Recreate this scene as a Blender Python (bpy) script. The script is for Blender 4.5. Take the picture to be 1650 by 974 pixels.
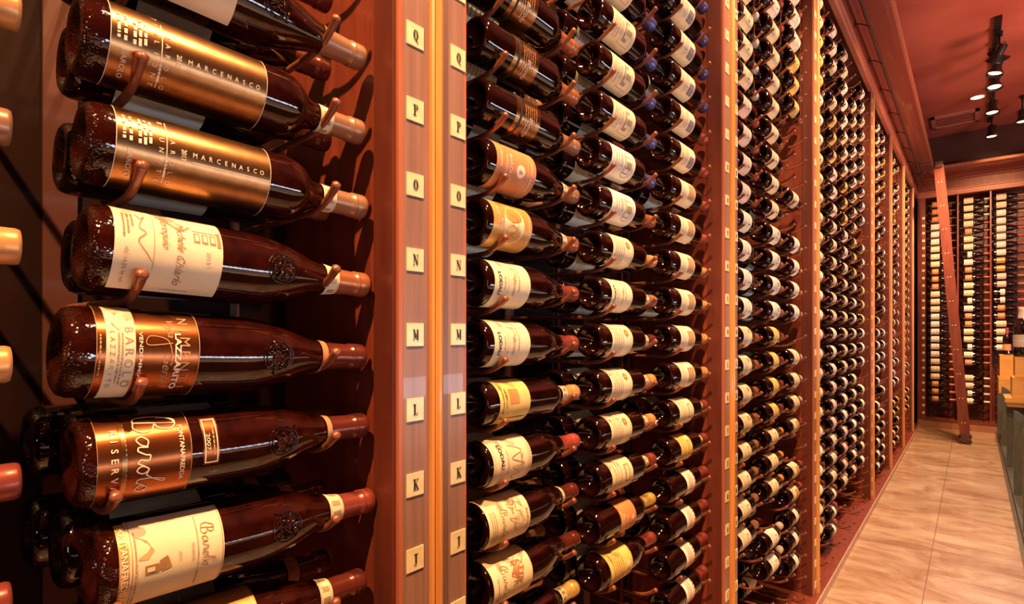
import bpy, bmesh, math, random
from mathutils import Matrix, Vector
random.seed(7)
D2R = math.pi/180
SC = bpy.context.scene
COL = SC.collection
for o in list(bpy.data.objects): bpy.data.objects.remove(o)

# ------------------------------------------------------------------ camera, world, exposure, lights
CH = 1.315                       # camera height
cam_d = bpy.data.cameras.new('camera'); cam = bpy.data.objects.new('camera', cam_d); COL.objects.link(cam)
cam.location = (0, 0, CH); cam.rotation_euler = (90*D2R, 0, 40.46*D2R)
cam_d.sensor_width = 36; cam_d.lens = 871/1650*36; cam_d.shift_y = 45/1650; cam_d.clip_start = .02
SC.camera = cam
SC.view_settings.view_transform = 'Standard'; SC.view_settings.look = 'None'
SC.view_settings.exposure = 0.0; SC.view_settings.gamma = 1; SC.view_settings.use_curve_mapping = False
W = bpy.data.worlds.new('room_air'); SC.world = W; W.use_nodes = True
W.node_tree.nodes['Background'].inputs[0].default_value = (1.0, .50, .34, 1)
W.node_tree.nodes['Background'].inputs[1].default_value = .04

def spot(loc, target, energy, color, size=70, blend=.6, rad=.03):
    l = bpy.data.lights.new('spot_lamp', 'SPOT'); l.energy = energy; l.color = color
    l.spot_size = size*D2R; l.spot_blend = blend; l.shadow_soft_size = rad
    o = bpy.data.objects.new('spot_lamp', l); COL.objects.link(o); o.location = loc
    d = Vector(target)-Vector(loc); o.rotation_euler = d.to_track_quat('-Z', 'Y').to_euler(); return o
def area(loc, target, energy, color, sx, sy):
    l = bpy.data.lights.new('added_area_lamp', 'AREA'); l.energy = energy; l.color = color; l.shape = 'RECTANGLE'; l.size = sx; l.size_y = sy
    o = bpy.data.objects.new('added_area_lamp', l); COL.objects.link(o); o.location = loc
    d = Vector(target)-Vector(loc); o.rotation_euler = d.to_track_quat('-Z', 'Y').to_euler(); return o

WARM = (1, .60, .30); AMBER = (1, .54, .22)
# the track lamps over the aisle, the near ones assumed, each turned to the wine wall
spot((.24, -.95, 3.35), (-.62, .30, 1.25), 600, AMBER, 60, .5, .02)
spot((.22, .50, 3.4), (-.62, .30, 1.3), 170, AMBER, 80, .8, .02)
for k, y in enumerate((.7, 1.7, 2.8, 3.9, 5.0)):
    spot((.18, y, 3.55), (-.62, y+.8, 1.3), 300, WARM, 85, .8, .03)
for y in (6.15, 6.9, 7.75): spot((.16, y, 3.50), (-.60, y+.9, 1.5), 240, WARM, 85, .8, .03)
spot((.30, 7.2, 3.5), (0, 9.25, 1.6), 300, WARM, 80, .8, .03)
spot((.35, 8.5, 3.75), (.15, 9.22, 3.2), 28, (1, .62, .22), 60, 1, .03)  # added small spot, assumed lamp that brightens the end wall frieze
# spots added over the unseen reflector slab, added area lamps for assumed daylight with no window built, added fill brightening the ceiling
for y in (-1.2, .4, 2.0, 3.4): spot((.95, y, 3.4), (.85, y, .9), 160, (1, .86, .78), 60, .6, .04)  # added spots, only there to brighten the slab the bottles reflect
area((3.9, 3.4, .60), (-.6, 3.4, .8), 95, (.84, .88, 1.0), 6.5, .30)  # added long lamp without a window, assumed daylight reflected in the bottles
area((1.5, -3.6, 1.4), (-.4, 3, 1.2), 12, (1.0, .80, .66), .5, 1.3)
area((1.7, 5.6, 2.3), (.4, 6.3, 3.93), 70, (1, .46, .34), 1.0, 1.0)  # added fill lamp without a fixture, brightens the ceiling
for y in (7.2, 8.4): spot((.18, y, 3.45), (.19, y-2.3, 0), 170, (1, .90, .80), 62, .9, .03)  # assumed down-turned spots, added for a reflected streak on the floor

# ------------------------------------------------------------------ materials
MATS = {}
def pm(name, col, rough=.5, metal=0, spec=.5, coat=0, emis=None, es=0):
    if name in MATS: return MATS[name]
    m = bpy.data.materials.new(name); m.use_nodes = True; b = m.node_tree.nodes['Principled BSDF']
    b.inputs['Base Color'].default_value = (*col, 1); b.inputs['Roughness'].default_value = rough
    b.inputs['Metallic'].default_value = metal; b.inputs['Specular IOR Level'].default_value = spec
    b.inputs['Coat Weight'].default_value = coat
    if emis: b.inputs['Emission Color'].default_value = (*emis, 1); b.inputs['Emission Strength'].default_value = es
    MATS[name] = m; return m
def noisy(name, c1, c2, rough, scale, stretch=(1, 1, 1), detail=5, bump=0, r2=None, coat=0, metal=0, lo=.35, hi=.65, spec=.5):
    m = pm(name, c1, rough, metal, spec, coat); nt = m.node_tree; b = nt.nodes['Principled BSDF']
    tc = nt.nodes.new('ShaderNodeTexCoord'); mp = nt.nodes.new('ShaderNodeMapping'); nz = nt.nodes.new('ShaderNodeTexNoise'); cr = nt.nodes.new('ShaderNodeValToRGB')
    nt.links.new(tc.outputs['Object'], mp.inputs[0]); mp.inputs['Scale'].default_value = stretch
    nt.links.new(mp.outputs[0], nz.inputs['Vector']); nz.inputs['Scale'].default_value = scale; nz.inputs['Detail'].default_value = detail
    nt.links.new(nz.outputs['Fac'], cr.inputs[0]); e = cr.color_ramp.elements
    e[0].position = lo; e[0].color = (*c1, 1); e[1].position = hi; e[1].color = (*c2, 1)
    nt.links.new(cr.outputs[0], b.inputs['Base Color'])
    if bump:
        bp = nt.nodes.new('ShaderNodeBump'); bp.inputs['Strength'].default_value = bump; bp.inputs['Distance'].default_value = .002
        nt.links.new(nz.outputs['Fac'], bp.inputs['Height']); nt.links.new(bp.outputs[0], b.inputs['Normal'])
    return m
GLASS = noisy('dark_wine_glass', (.005, .0010, .0007), (.014, .002, .001), .06, 60, detail=2, spec=.72)
GLASS_B = noisy('brown_wine_glass', (.014, .002, .001), (.030, .005, .002), .07, 45, detail=2, spec=.65)
GLASS_S = noisy('heel_stippled_glass', (.010, .0014, .0008), (.026, .0032, .0015), .06, 60, detail=2, spec=.72)
nt_ = GLASS_S.node_tree; tc_ = nt_.nodes.new('ShaderNodeTexCoord'); sx_ = nt_.nodes.new('ShaderNodeSeparateXYZ'); vo_ = nt_.nodes.new('ShaderNodeTexVoronoi'); vo_.inputs['Scale'].default_value = 420
mr_ = nt_.nodes.new('ShaderNodeMapRange'); mr_.inputs[1].default_value = .006; mr_.inputs[2].default_value = .020; mr_.inputs[3].default_value = .38; mr_.inputs[4].default_value = .015; bp_ = nt_.nodes.new('ShaderNodeBump'); bp_.inputs['Distance'].default_value = .0012
nt_.links.new(tc_.outputs['Object'], sx_.inputs[0]); nt_.links.new(tc_.outputs['Object'], vo_.inputs['Vector']); nt_.links.new(sx_.outputs[2], mr_.inputs[0]); nt_.links.new(mr_.outputs[0], bp_.inputs['Strength'])
nt_.links.new(vo_.outputs['Distance'], bp_.inputs['Height']); nt_.links.new(bp_.outputs[0], nt_.nodes['Principled BSDF'].inputs['Normal'])
MAHOG = noisy('mahogany', (.155, .028, .014), (.225, .044, .021), .38, 9, (6, 6, .5), bump=.08, coat=.15)
MAHOG_D = noisy('dark_mahogany', (.085, .016, .010), (.13, .026, .014), .45, 8, (4, 4, .5))
MAUVE = noisy('satin_brown_wood', (.235, .120, .095), (.30, .155, .122), .36, 14, (9, 9, .35), bump=.05, coat=.2)
GOLD = noisy('gilt_oak', (.50, .20, .055), (.62, .28, .085), .34, 14, (9, 9, .35), coat=.2)
EDGE = noisy('lit_edge_wood', (.36, .105, .055), (.44, .14, .08), .4, 14, (9, 9, .35))  # lighter wood tone puts the light on the edges into the colour
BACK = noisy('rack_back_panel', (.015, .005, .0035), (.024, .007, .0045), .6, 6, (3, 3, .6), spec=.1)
PEG = noisy('copper_peg', (.20, .055, .030), (.32, .10, .05), .32, 60, metal=.25, spec=.6)
RAILM = pm('rack_strip', (.10, .03, .02), .5)
PLATE = noisy('brass_plate', (.80, .62, .36), (.90, .74, .48), .35, 40, metal=.15)
INK = pm('black_ink', (.02, .017, .014), .6)
CREAM = noisy('cream_paper', (.74, .59, .40), (.80, .66, .46), .6, 30)
WHITE = noisy('ivory_paper', (.80, .72, .62), (.86, .78, .68), .6, 30)
PINKP = noisy('rose_paper', (.74, .52, .46), (.80, .60, .52), .6, 30)
YELL = noisy('yellow_paper', (.72, .50, .14), (.80, .58, .18), .5, 30)
GOLDP = noisy('gold_foil_paper', (.60, .33, .09), (.70, .40, .12), .38, 40, metal=.3)
ORNG = noisy('orange_paper', (.52, .20, .08), (.62, .26, .10), .5, 30)
SATIN = noisy('bronze_satin_label', (.36, .17, .07), (.43, .22, .09), .29, 90, metal=1)
CLEAR = noisy('amber_gloss_label', (.30, .085, .025), (.36, .105, .032), .26, 30, metal=.9)
BLUEP = pm('violet_print', (.22, .17, .36), .5)
TAN = pm('tan_print', (.46, .25, .12), .6)
GREYP = pm('grey_print', (.33, .25, .17), .6)
BROWNP = pm('brown_print', (.34, .17, .07), .6)
REDP = pm('red_print', (.50, .14, .06), .6)
LIGHTP = pm('pale_print', (.90, .70, .55), .5)
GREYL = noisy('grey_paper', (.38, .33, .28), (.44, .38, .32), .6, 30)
CAPS = {
 'tan': pm('tan_capsule', (.34, .16, .085), .32, .35), 'copper': pm('copper_capsule', (.40, .13, .055), .30, .45),
 'dark': pm('dark_red_capsule', (.12, .022, .014), .22, .3), 'black': pm('black_capsule', (.03, .012, .010), .25, .2),
 'orange': pm('orange_capsule', (.66, .30, .11), .35, .3), 'blue': pm('violet_blue_capsule', (.13, .12, .34), .22, .6),
 'red': pm('red_capsule', (.42, .07, .05), .3, .3), 'gold': pm('gold_capsule', (.74, .48, .14), .3, .5),
 'white': pm('pale_capsule', (.62, .50, .42), .35, .2), 'burg': pm('burgundy_capsule', (.26, .05, .035), .3, .35)}

# ------------------------------------------------------------------ mesh helpers
def link(name, me, parent=None, label=None, cat=None, group=None, kind=None):
    o = bpy.data.objects.new(name, me); COL.objects.link(o)
    if parent: o.parent = parent
    if label: o['label'] = label
    if cat: o['category'] = cat
    if group: o['group'] = group
    if kind: o['kind'] = kind
    return o
class MB:
    def __init__(s): s.v = []; s.f = []; s.mi = []; s.sm = []; s.mats = []
    def m(s, mat):
        if mat not in s.mats: s.mats.append(mat)
        return s.mats.index(mat)
    def face(s, idx, mat, smooth=False): s.f.append(idx); s.mi.append(s.m(mat)); s.sm.append(smooth)
    def box(s, a, b, mat):
        x0, y0, z0 = a; x1, y1, z1 = b; n = len(s.v)
        s.v += [(x0,y0,z0),(x1,y0,z0),(x1,y1,z0),(x0,y1,z0),(x0,y0,z1),(x1,y0,z1),(x1,y1,z1),(x0,y1,z1)]
        for q in ((0,3,2,1),(4,5,6,7),(0,1,5,4),(1,2,6,5),(2,3,7,6),(3,0,4,7)): s.face([n+i for i in q], mat)
    def obox(s, c, axes, half, mat):
        n = len(s.v); c = Vector(c)
        for sz in (-1, 1):
            for sx, sy in ((-1,-1),(1,-1),(1,1),(-1,1)):
                s.v.append(tuple(c+axes[0]*sx*half[0]+axes[1]*sy*half[1]+axes[2]*sz*half[2]))
        for q in ((0,3,2,1),(4,5,6,7),(0,1,5,4),(1,2,6,5),(2,3,7,6),(3,0,4,7)): s.face([n+i for i in q], mat)
    def lathe(s, prof, mat, seg=32, xf=None, smooth=True, a0=0, a1=2*math.pi):
        n = len(s.v); full = abs(a1-a0-2*math.pi) < 1e-6; cnt = seg if full else seg+1
        for r, z in prof:
            for k in range(cnt):
                a = a0+(a1-a0)*k/seg; p = Vector((r*math.cos(a), r*math.sin(a), z))
                s.v.append(tuple(xf @ p) if xf else tuple(p))
        for i in range(len(prof)-1):
            for k in range(seg):
                k2 = (k+1) % cnt
                s.face([n+i*cnt+k, n+i*cnt+k2, n+(i+1)*cnt+k2, n+(i+1)*cnt+k], mat, smooth)
    def tube(s, pts, rad, mat, seg=8, caps=True):
        pts = [Vector(p) for p in pts]; n = len(s.v); up0 = None
        for i, p in enumerate(pts):
            t = (pts[min(i+1, len(pts)-1)]-pts[max(i-1, 0)]).normalized()
            if up0 is None: up0 = Vector((0,0,1)) if abs(t.z) < .9 else Vector((0,1,0))
            sd = t.cross(up0).normalized(); up = sd.cross(t).normalized(); up0 = up
            r = rad[i] if isinstance(rad, (list, tuple)) else rad
            for k in range(seg):
                a = 2*math.pi*k/seg; s.v.append(tuple(p+sd*math.cos(a)*r+up*math.sin(a)*r))
        for i in range(len(pts)-1):
            for k in range(seg): s.face([n+i*seg+k, n+i*seg+(k+1)%seg, n+(i+1)*seg+(k+1)%seg, n+(i+1)*seg+k], mat, True)
        if caps:
            s.face([n+k for k in range(seg)][::-1], mat); L = n+(len(pts)-1)*seg; s.face([L+k for k in range(seg)], mat)
    def prism(s, poly, axis, a, b, mat):
        # poly: 2D points; axis 'y': (x,z) swept along y; 'x': (y,z) swept along x
        n = len(s.v); k = len(poly)
        for t in (a, b):
            for p in poly: s.v.append((p[0], t, p[1]) if axis == 'y' else (t, p[0], p[1]))
        for i in range(k): s.face([n+i, n+(i+1)%k, n+k+(i+1)%k, n+k+i], mat)
        s.face([n+i for i in range(k)], mat); s.face([n+k+i for i in range(k)][::-1], mat)
    def mesh(s, name):
        me = bpy.data.meshes.new(name); me.from_pydata(s.v, [], s.f)
        for m in s.mats: me.materials.append(m)
        me.polygons.foreach_set('material_index', s.mi); me.polygons.foreach_set('use_smooth', s.sm)
        bm = bmesh.new(); bm.from_mesh(me); bmesh.ops.recalc_face_normals(bm, faces=bm.faces); bm.to_mesh(me); bm.free()
        me.update(); return me
    def obj(s, name, parent=None, **k): return link(name, s.mesh(name), parent, **k)

_txt = {}
def text_polys(body, shear=0, bold=0, sx=1.0):
    key = (body, shear, bold)
    if key not in _txt:
        c = bpy.data.curves.new('t', 'FONT'); c.body = body; c.size = 1; c.shear = shear; c.offset = bold; c.resolution_u = 3
        c.align_x = 'CENTER'; c.fill_mode = 'FRONT' if hasattr(c, 'fill_mode') else c.fill_mode
        o = bpy.data.objects.new('t', c); COL.objects.link(o); dg = bpy.context.evaluated_depsgraph_get()
        me = bpy.data.meshes.new_from_object(o.evaluated_get(dg))
        v = [(p.co.x, p.co.y) for p in me.vertices]; f = [list(p.vertices) for p in me.polygons]
        bpy.data.objects.remove(o); bpy.data.curves.remove(c); bpy.data.meshes.remove(me)
        ys = [p[1] for p in v] or [0, 1]; xs = [p[0] for p in v] or [0, 1]
        h = max(ys)-min(ys) or 1; y0 = min(ys); xc = (max(xs)+min(xs))/2; w = (max(xs)-min(xs))
        v = [((p[0]-xc)/h, (p[1]-y0)/h) for p in v]
        _txt[key] = (v, f, w/h)
    return _txt[key]

class Label:
    """prints on a cylinder of radius R: a = arc distance (reader's right), b = along the axis to the neck"""
    def __init__(s, R): s.R = R; s.mb = MB(); s.layer = 1
    def p(s, a, b, h=None):
        r = s.R+.00035*(h if h is not None else s.layer); t = a/s.R
        return (r*math.cos(t), r*math.sin(t), b)
    def rect(s, a0, a1, b0, b1, mat, layer=1):
        n = max(1, int(abs(a1-a0)/.004)); k = len(s.mb.v)
        for i in range(n+1):
            a = a0+(a1-a0)*i/n; s.mb.v += [s.p(a, b0, layer), s.p(a, b1, layer)]
        for i in range(n): s.mb.face([k+2*i, k+2*i+1, k+2*i+3, k+2*i+2], mat, True)
    def frame(s, a0, a1, b0, b1, w, mat, layer=2):
        s.rect(a0, a1, b0, b0+w, mat, layer); s.rect(a0, a1, b1-w, b1, mat, layer)
        s.rect(a0, a0+w, b0, b1, mat, layer); s.rect(a1-w, a1, b0, b1, mat, layer)
    def ell(s, ac, bc, ra, rb, mat, layer=2, arc=None, hole=0):
        k = len(s.mb.v); n = 28
        for i in range(n):
            t = 2*math.pi*i/n
            s.mb.v.append(s.p(ac+ra*math.cos(t), bc+rb*math.sin(t), layer)); s.mb.v.append(s.p(ac+ra*hole*math.cos(t), bc+rb*hole*math.sin(t), layer))
        for i in range(n):
            j = (i+1) % n; s.mb.face([k+2*i, k+2*j, k+2*j+1, k+2*i+1], mat, True)
    def blob(s, pts, mat, layer=2):
        k = len(s.mb.v); s.mb.v += [s.p(a, b, layer) for a, b in pts]; s.mb.face([k+i for i in range(len(pts))], mat, True)
    def text(s, body, ac, bc, h, mat, layer=3, sx=1, shear=0, bold=0, along=False):
        v, f, w = text_polys(body, shear, bold); k = len(s.mb.v)
        for x, y in v:
            if along: s.mb.v.append(s.p(ac-y*h+h/2, bc+x*h*sx, layer))
            else: s.mb.v.append(s.p(ac+x*h*sx, bc+(y-.5)*h, layer))
        for q in f: s.mb.face([k+i for i in q], mat, True)
    def dashes(s, a0, a1, b, h, mat, layer=3, seed=1):
        r = random.Random(seed); a = a0
        while a < a1:
            w = r.uniform(.6, 3.0)*h; 
            if a+w > a1: break
            s.rect(a, a+w, b-h/2, b+h/2, mat, layer); a += w+h*r.uniform(.35, .8)
    def dashes_b(s, b0, b1, a, h, mat, layer=3, seed=1):
        r = random.Random(seed); b = b0
        while b < b1:
            w = r.uniform(.6, 3.0)*h
            if b+w > b1: break
            s.rect(a-h/2, a+h/2, b, b+w, mat, layer); b += w+h*r.uniform(.35, .8)
    def stroke(s, pts, w, mat, layer=3):
        # catmull-rom ribbon through (a,b) points
        P = [pts[0]]+list(pts)+[pts[-1]]; out = []
        for i in range(1, len(P)-2):
            for q in range(8):
                t = q/8
                out.append(tuple(.5*((2*P[i][j])+(-P[i-1][j]+P[i+1][j])*t+(2*P[i-1][j]-5*P[i][j]+4*P[i+1][j]-P[i+2][j])*t*t+(-P[i-1][j]+3*P[i][j]-3*P[i+1][j]+P[i+2][j])*t**3) for j in (0, 1)))
        out.append(pts[-1]); k = len(s.mb.v)
        for i, (a, b) in enumerate(out):
            a2, b2 = out[min(i+1, len(out)-1)]; a1, b1 = out[max(i-1, 0)]
            dx, dy = a2-a1, b2-b1; l = math.hypot(dx, dy) or 1; nx, ny = -dy/l*w/2, dx/l*w/2
            s.mb.v += [s.p(a+nx, b+ny, layer), s.p(a-nx, b-ny, layer)]
        for i in range(len(out)-1): s.mb.face([k+2*i, k+2*i+1, k+2*i+3, k+2*i+2], mat, True)
    def script_barolo(s, a0, b0, h, w, mat, layer=3, cap=1.0):
        """handwritten 'Barolo', a0 = left end, b0 = baseline, h = x-height"""
        S = lambda L: s.stroke([(a0+x*h, b0+y*h) for x, y in L], w, mat, layer)
        c = 2.3*cap
        S([(.1, c*.62), (.35, c*.98), (.9, c*1.02), (.75, c*.5), (.55, .0)])
        S([(.55, .0), (.0, .25), (-.15, c*.45), (.25, c*.88), (.95, c*1.05), (1.5, c*.9), (1.35, c*.62), (.95, c*.52), (1.5, c*.42), (1.65, c*.18), (1.2, -.05), (.6, .05)])
        S([(3.0, .85), (2.5, 1.0), (2.1, .45), (2.35, .0), (2.8, .35), (3.05, .95), (3.0, .2), (3.3, .05)])
        S([(3.3, .05), (3.65, .7), (3.75, 1.1), (4.15, .95), (4.05, .3), (4.3, .02)])
        S([(4.3, .02), (4.6, .6), (4.95, 1.0), (5.25, .5), (4.95, .0), (4.6, .35), (4.85, .95), (5.4, .8)])
        S([(5.4, .8), (5.9, 1.6), (6.2, 2.3), (6.0, 2.4), (5.75, 1.2), (5.75, .2), (6.05, .05)])
        S([(6.05, .05), (6.4, .7), (6.75, 1.0), (7.05, .5), (6.75, .0), (6.4, .35), (6.6, .95), (7.2, .85)])

# ------------------------------------------------------------------ bottle shapes
PUNT = [(.0005, .026), (.010, .023), (.019, .012), (.026, .003)]
BORD = PUNT+[(.030, 0), (.0345, .0025), (.0370, .008), (.0375, .016), (.0375, .186), (.0365, .196), (.0325, .206), (.0255, .215), (.0190, .223), (.0158, .233), (.0145, .250), (.0140, .285), (.0152, .287), (.0152, .298), (.011, .300), (.0005, .300)]
BURG = PUNT+[(.032, 0), (.0370, .003), (.0395, .009), (.0400, .018), (.0400, .140), (.0392, .155), (.0368, .172), (.0325, .190), (.0270, .207), (.0215, .223), (.0175, .238), (.0155, .252), (.0145, .275), (.0140, .285), (.0152, .287), (.0152, .298), (.011, .300), (.0005, .300)]
RB, RG = .0375, .0400
def prof_r(prof, z):
    P = [p for p in prof[4:]]
    for (r0, z0), (r1, z1) in zip(P, P[1:]):
        if z0 <= z <= z1 and z1 > z0: return r0+(r1-r0)*(z-z0)/(z1-z0)
    return .015
_mc = {}
def body_mesh(kind, seg, gm=None):
    gm = gm or GLASS; k = ('b', kind, seg, gm.name)
    if k not in _mc:
        mb = MB(); mb.lathe(BORD if kind == 'bord' else BURG, gm, seg); _mc[k] = mb.mesh('wine_bottle')
    return _mc[k]
def capsule_mesh(kind, col, seg, z0=.236):
    k = ('c', kind, col, seg, z0)
    if k not in _mc:
        P = BORD if kind == 'bord' else BURG; m = CAPS[col]; mb = MB(); e = .0007
        zs = [z for z in (z0, z0+.006, .250, .262, .275) if z >= z0]
        pr = [(prof_r(P, z)+e, z) for z in sorted(set(zs))]+[(.0150, .281), (.0162, .2825), (.0162, .2845), (.0156, .286), (.0160, .2875), (.0160, .2975), (.0150, .3005), (.0125, .3012), (.0004, .3012)]
        mb.lathe(pr, m, seg); _mc[k] = mb.mesh('capsule')
    return _mc[k]
def band_mesh(kind, seg, z0, z1, mat):
    k = ('n', kind, seg, z0, z1, mat.name)
    if k not in _mc:
        P = BORD if kind == 'bord' else BURG; mb = MB(); mb.lathe([(prof_r(P, z)+.0014, z) for z in (z0, (z0+z1)/2, z1)], mat, seg)
        mb.lathe([(prof_r(P, z)+.0016, z) for z in (z0+.0016, z0+.0022)], TAN, seg); mb.lathe([(prof_r(P, z)+.0016, z) for z in (z1-.0022, z1-.0016)], TAN, seg)
        if seg > 24:
            for q in range(8):
                a = q*.8; mb.lathe([(prof_r(P, z)+.0017, z) for z in (z0+.004, z1-.004)], GREYP, 3, a0=a, a1=a+.35)
        _mc[k] = mb.mesh('neck_band')
    return _mc[k]

# ------------------------------------------------------------------ label designs
def L_arch(R):            # cream chateau style label with engraved house
    L = Label(R); L.rect(-.050, .050, .040, .140, CREAM); L.frame(-.030, .030, .086, .130, .0012, GREYP)
    L.rect(-.022, .022, .094, .112, GREYP, 2); L.rect(-.014, .014, .099, .118, CREAM, 3); L.rect(-.006, .006, .101, .124, GREYP, 4)
    L.text('RISERVA', 0, .080, .0055, GREYP); L.dashes(-.026, .026, .070, .0022, GREYP, seed=3); L.dashes(-.030, .030, .060, .0018, GREYP, seed=4); L.dashes(-.020, .020, .052, .0018, GREYP, seed=5)
    return L
def L_arch2(R):
    L = Label(R); L.rect(-.052, .052, .040, .145, WHITE); L.ell(0, .112, .030, .024, GREYP, hole=.93); L.rect(-.020, .020, .098, .122, GREYP, 2); L.rect(-.017, .017, .101, .119, WHITE, 3)
    L.rect(-.008, .008, .104, .128, GREYP, 4); L.text('BAROLO', 0, .082, .007, BROWNP); L.dashes(-.030, .030, .070, .0022, GREYP, seed=8); L.dashes(-.024, .024, .060, .0018, GREYP, seed=9)
    return L
def L_purple(R):
    L = Label(R); L.rect(-.050, .050, .045, .140, CREAM); L.rect(-.004, .026, .105, .134, BLUEP, 2); L.rect(.001, .021, .110, .129, GREYP, 3)
    L.dashes(-.030, .030, .090, .003, GREYP, seed=11); L.dashes(-.034, .034, .080, .0022, GREYP, seed=12); L.dashes(-.030, .030, .060, .0018, GREYP, seed=13); return L
def L_square(R):
    L = Label(R); L.rect(-.050, .050, .045, .140, CREAM); L.rect(-.020, .020, .096, .132, TAN, 2); L.frame(-.022, .022, .094, .134, .0012, BROWNP, 3)
    L.rect(-.050, .050, .079, .0805, TAN, 2); L.dashes(-.030, .030, .066, .0024, GREYP, seed=14); L.dashes(-.030, .030, .056, .0018, GREYP, seed=15); return L
def L_seal(R):            # yellow cream with flower seal and dotted edge
    L = Label(R); L.rect(-.055, .055, .038, .130, CREAM); L.rect(-.055, .055, .122, .129, YELL, 2)
    for k in range(16): L.ell(-.052+k*.007, .1255, .0022, .0022, WHITE, 3)
    for k in range(6): L.ell(-.018+.006*math.cos(k*1.047), .104+.006*math.sin(k*1.047), .0036, .0036, BROWNP, 3)
    for k in range(5): L.dashes(-.030, .036, .086-.009*k, .0024, GREYP, seed=20+k)
    return L
def L_yellow(R):
    L = Label(R); L.rect(-.058, .058, .045, .125, YELL); L.frame(-.057, .057, .046, .124, .0010, CREAM); L.rect(-.022, .004, .070, .095, ORNG, 2)
    L.text('NEBBIOLO', -.006, .062, .0055, INK, sx=.9); L.dashes(-.030, .020, .054, .0018, INK, seed=31)
    for k in range(4): L.dashes(-.024, .024, .100+.005*k, .0016, CREAM, seed=33+k)
    L.dashes_b(.050, .120, .030, .0020, INK, seed=36); return L
def L_lodali(R):
    L = Label(R); L.rect(-.060, .060, .032, .125, CREAM); L.text('LODALI', 0, .046, .0075, INK, sx=1.15, bold=.02)
    L.rect(-.036, .036, .066, .0665, GREYP, 2); L.dashes(-.012, .012, .058, .0020, GREYP, seed=40); L.text('Barolo', .004, .082, .008, GREYP, shear=.35)
    L.stroke([(-.032, .070), (-.024, .086), (-.012, .082), (-.026, .096), (-.030, .078)], .0008, BROWNP); L.dashes(-.016, .016, .094, .0020, GREYP, seed=41); return L
def L_lodali2(R):
    L = Label(R); L.rect(-.062, .062, .026, .125, CREAM); L.rect(-.061, .061, .116, .1165, BROWNP, 2)
    for k in range(26): L.rect(-.058+k*.0046, -.0562+k*.0046, .119, .122, BROWNP, 2); L.rect(-.058+k*.0046, -.0562+k*.0046, .029, .031, BROWNP, 2)
    L.text('LODALI', -.012, .048, .0080, INK, sx=1.15, bold=.02)
    L.stroke([(-.030, .070), (-.016, .100), (-.006, .072), (.006, .104), (.010, .074), (.022, .096), (.026, .074), (.034, .086)], .0012, BROWNP)
    L.text('Barolo', .0, .098, .006, BROWNP, shear=.35); L.dashes(-.020, .020, .062, .0018, GREYP, seed=43); return L
def L_draw(R):            # cream with pencil drawing and script name
    L = Label(R); L.rect(-.064, .064, .020, .125, CREAM); L.script_barolo(-.020, .052, .0062, .0009, GREYP, cap=1.1)
    rr = random.Random(5)
    for k in range(9):
        a = rr.uniform(-.036, .024); b = rr.uniform(.078, .108)
        L.stroke([(a+rr.uniform(-.010, .010), b+rr.uniform(-.010, .010)) for _ in range(6)], .0009, (BROWNP, TAN, GREYP)[k % 3])
    L.text('BAROLO', .010, .117, .0050, BROWNP, sx=1.5)
    for k in range(3): L.dashes(-.022, .040, .038-.005*k, .0016, GREYP, seed=50+k)
    return L
def L_draw2(R):
    L = Label(R); L.rect(-.064, .064, .024, .125, CREAM); L.script_barolo(-.024, .048, .0066, .0009, GREYP, cap=1.1)
    rr = random.Random(9)
    for k in range(12):
        a = rr.uniform(-.030, .006); b = rr.uniform(.078, .112)
        L.stroke([(a+rr.uniform(-.012, .012), b+rr.uniform(-.012, .012)) for _ in range(6)], .0012, (REDP, TAN, BROWNP)[k % 3])
    L.dashes(-.010, .040, .036, .0016, GREYP, seed=58); L.ell(.030, .034, .006, .007, GREYP, hole=.7); return L
def L_orange(R):          # satin label with dark bands and white lettering
    L = Label(R); L.rect(-.056, .056, .086, .096, SATIN); L.rect(-.056, .056, .1015, .152, SATIN); L.rect(-.056, .056, .0965, .1010, INK, 1)
    for k in range(6): L.dashes(-.026, .020, .110+.006*k, .0016, TAN, seed=60+k)
    L.text('Barolo', .012, .126, .009, LIGHTP, shear=.3); L.dashes(.002, .026, .117, .0016, LIGHTP, seed=69); return L
def L_medal(R):
    L = Label(R); L.rect(-.060, .060, .036, .140, ORNG); L.text('BAROLO', -.002, .072, .0070, LIGHTP, sx=1.1); L.rect(-.030, .040, .064, .0646, LIGHTP, 2)
    L.dashes(-.020, .018, .060, .0016, LIGHTP, seed=70); L.ell(0, .098, .011, .011, LIGHTP, 2); L.text('B', 0, .098, .009, BROWNP, 4, shear=.3)
    L.text('Ravera', -.012, .048, .007, LIGHTP, shear=.3); L.text('MARCARINI', .004, .127, .0055, LIGHTP, sx=1.3); L.rect(-.050, .050, .1185, .119, LIGHTP, 2); return L
def L_oval(R):
    L = Label(R); L.rect(-.060, .060, .030, .130, GOLDP); L.ell(-.002, .082, .034, .026, CREAM, 2)
    L.stroke([(-.022, .070), (-.010, .094), (-.004, .074), (.010, .096), (.012, .076), (.022, .090)], .0007, BROWNP, 3); L.stroke([(-.018, .086), (.0, .092), (.018, .078)], .0007, BROWNP, 3)
    L.text('RIVETTO', -.014, .042, .0050, LIGHTP); L.text('Barolo', .002, .051, .0055, LIGHTP, shear=.3); L.text('MARENCA', .0, .122, .0045, LIGHTP, sx=1.6); return L
def L_brown(R):
    L = Label(R); L.rect(-.052, .052, .080, .150, ORNG)
    L.text('Barolo', .006, .096, .008, LIGHTP, shear=.35); L.text('Riserva', .010, .110, .006, LIGHTP, shear=.35); L.dashes(-.016, .024, .087, .0018, LIGHTP, seed=80)
    L.ell(.006, .134, .006, .006, LIGHTP, hole=.72); L.ell(.006, .134, .0028, .0028, LIGHTP); return L
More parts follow.
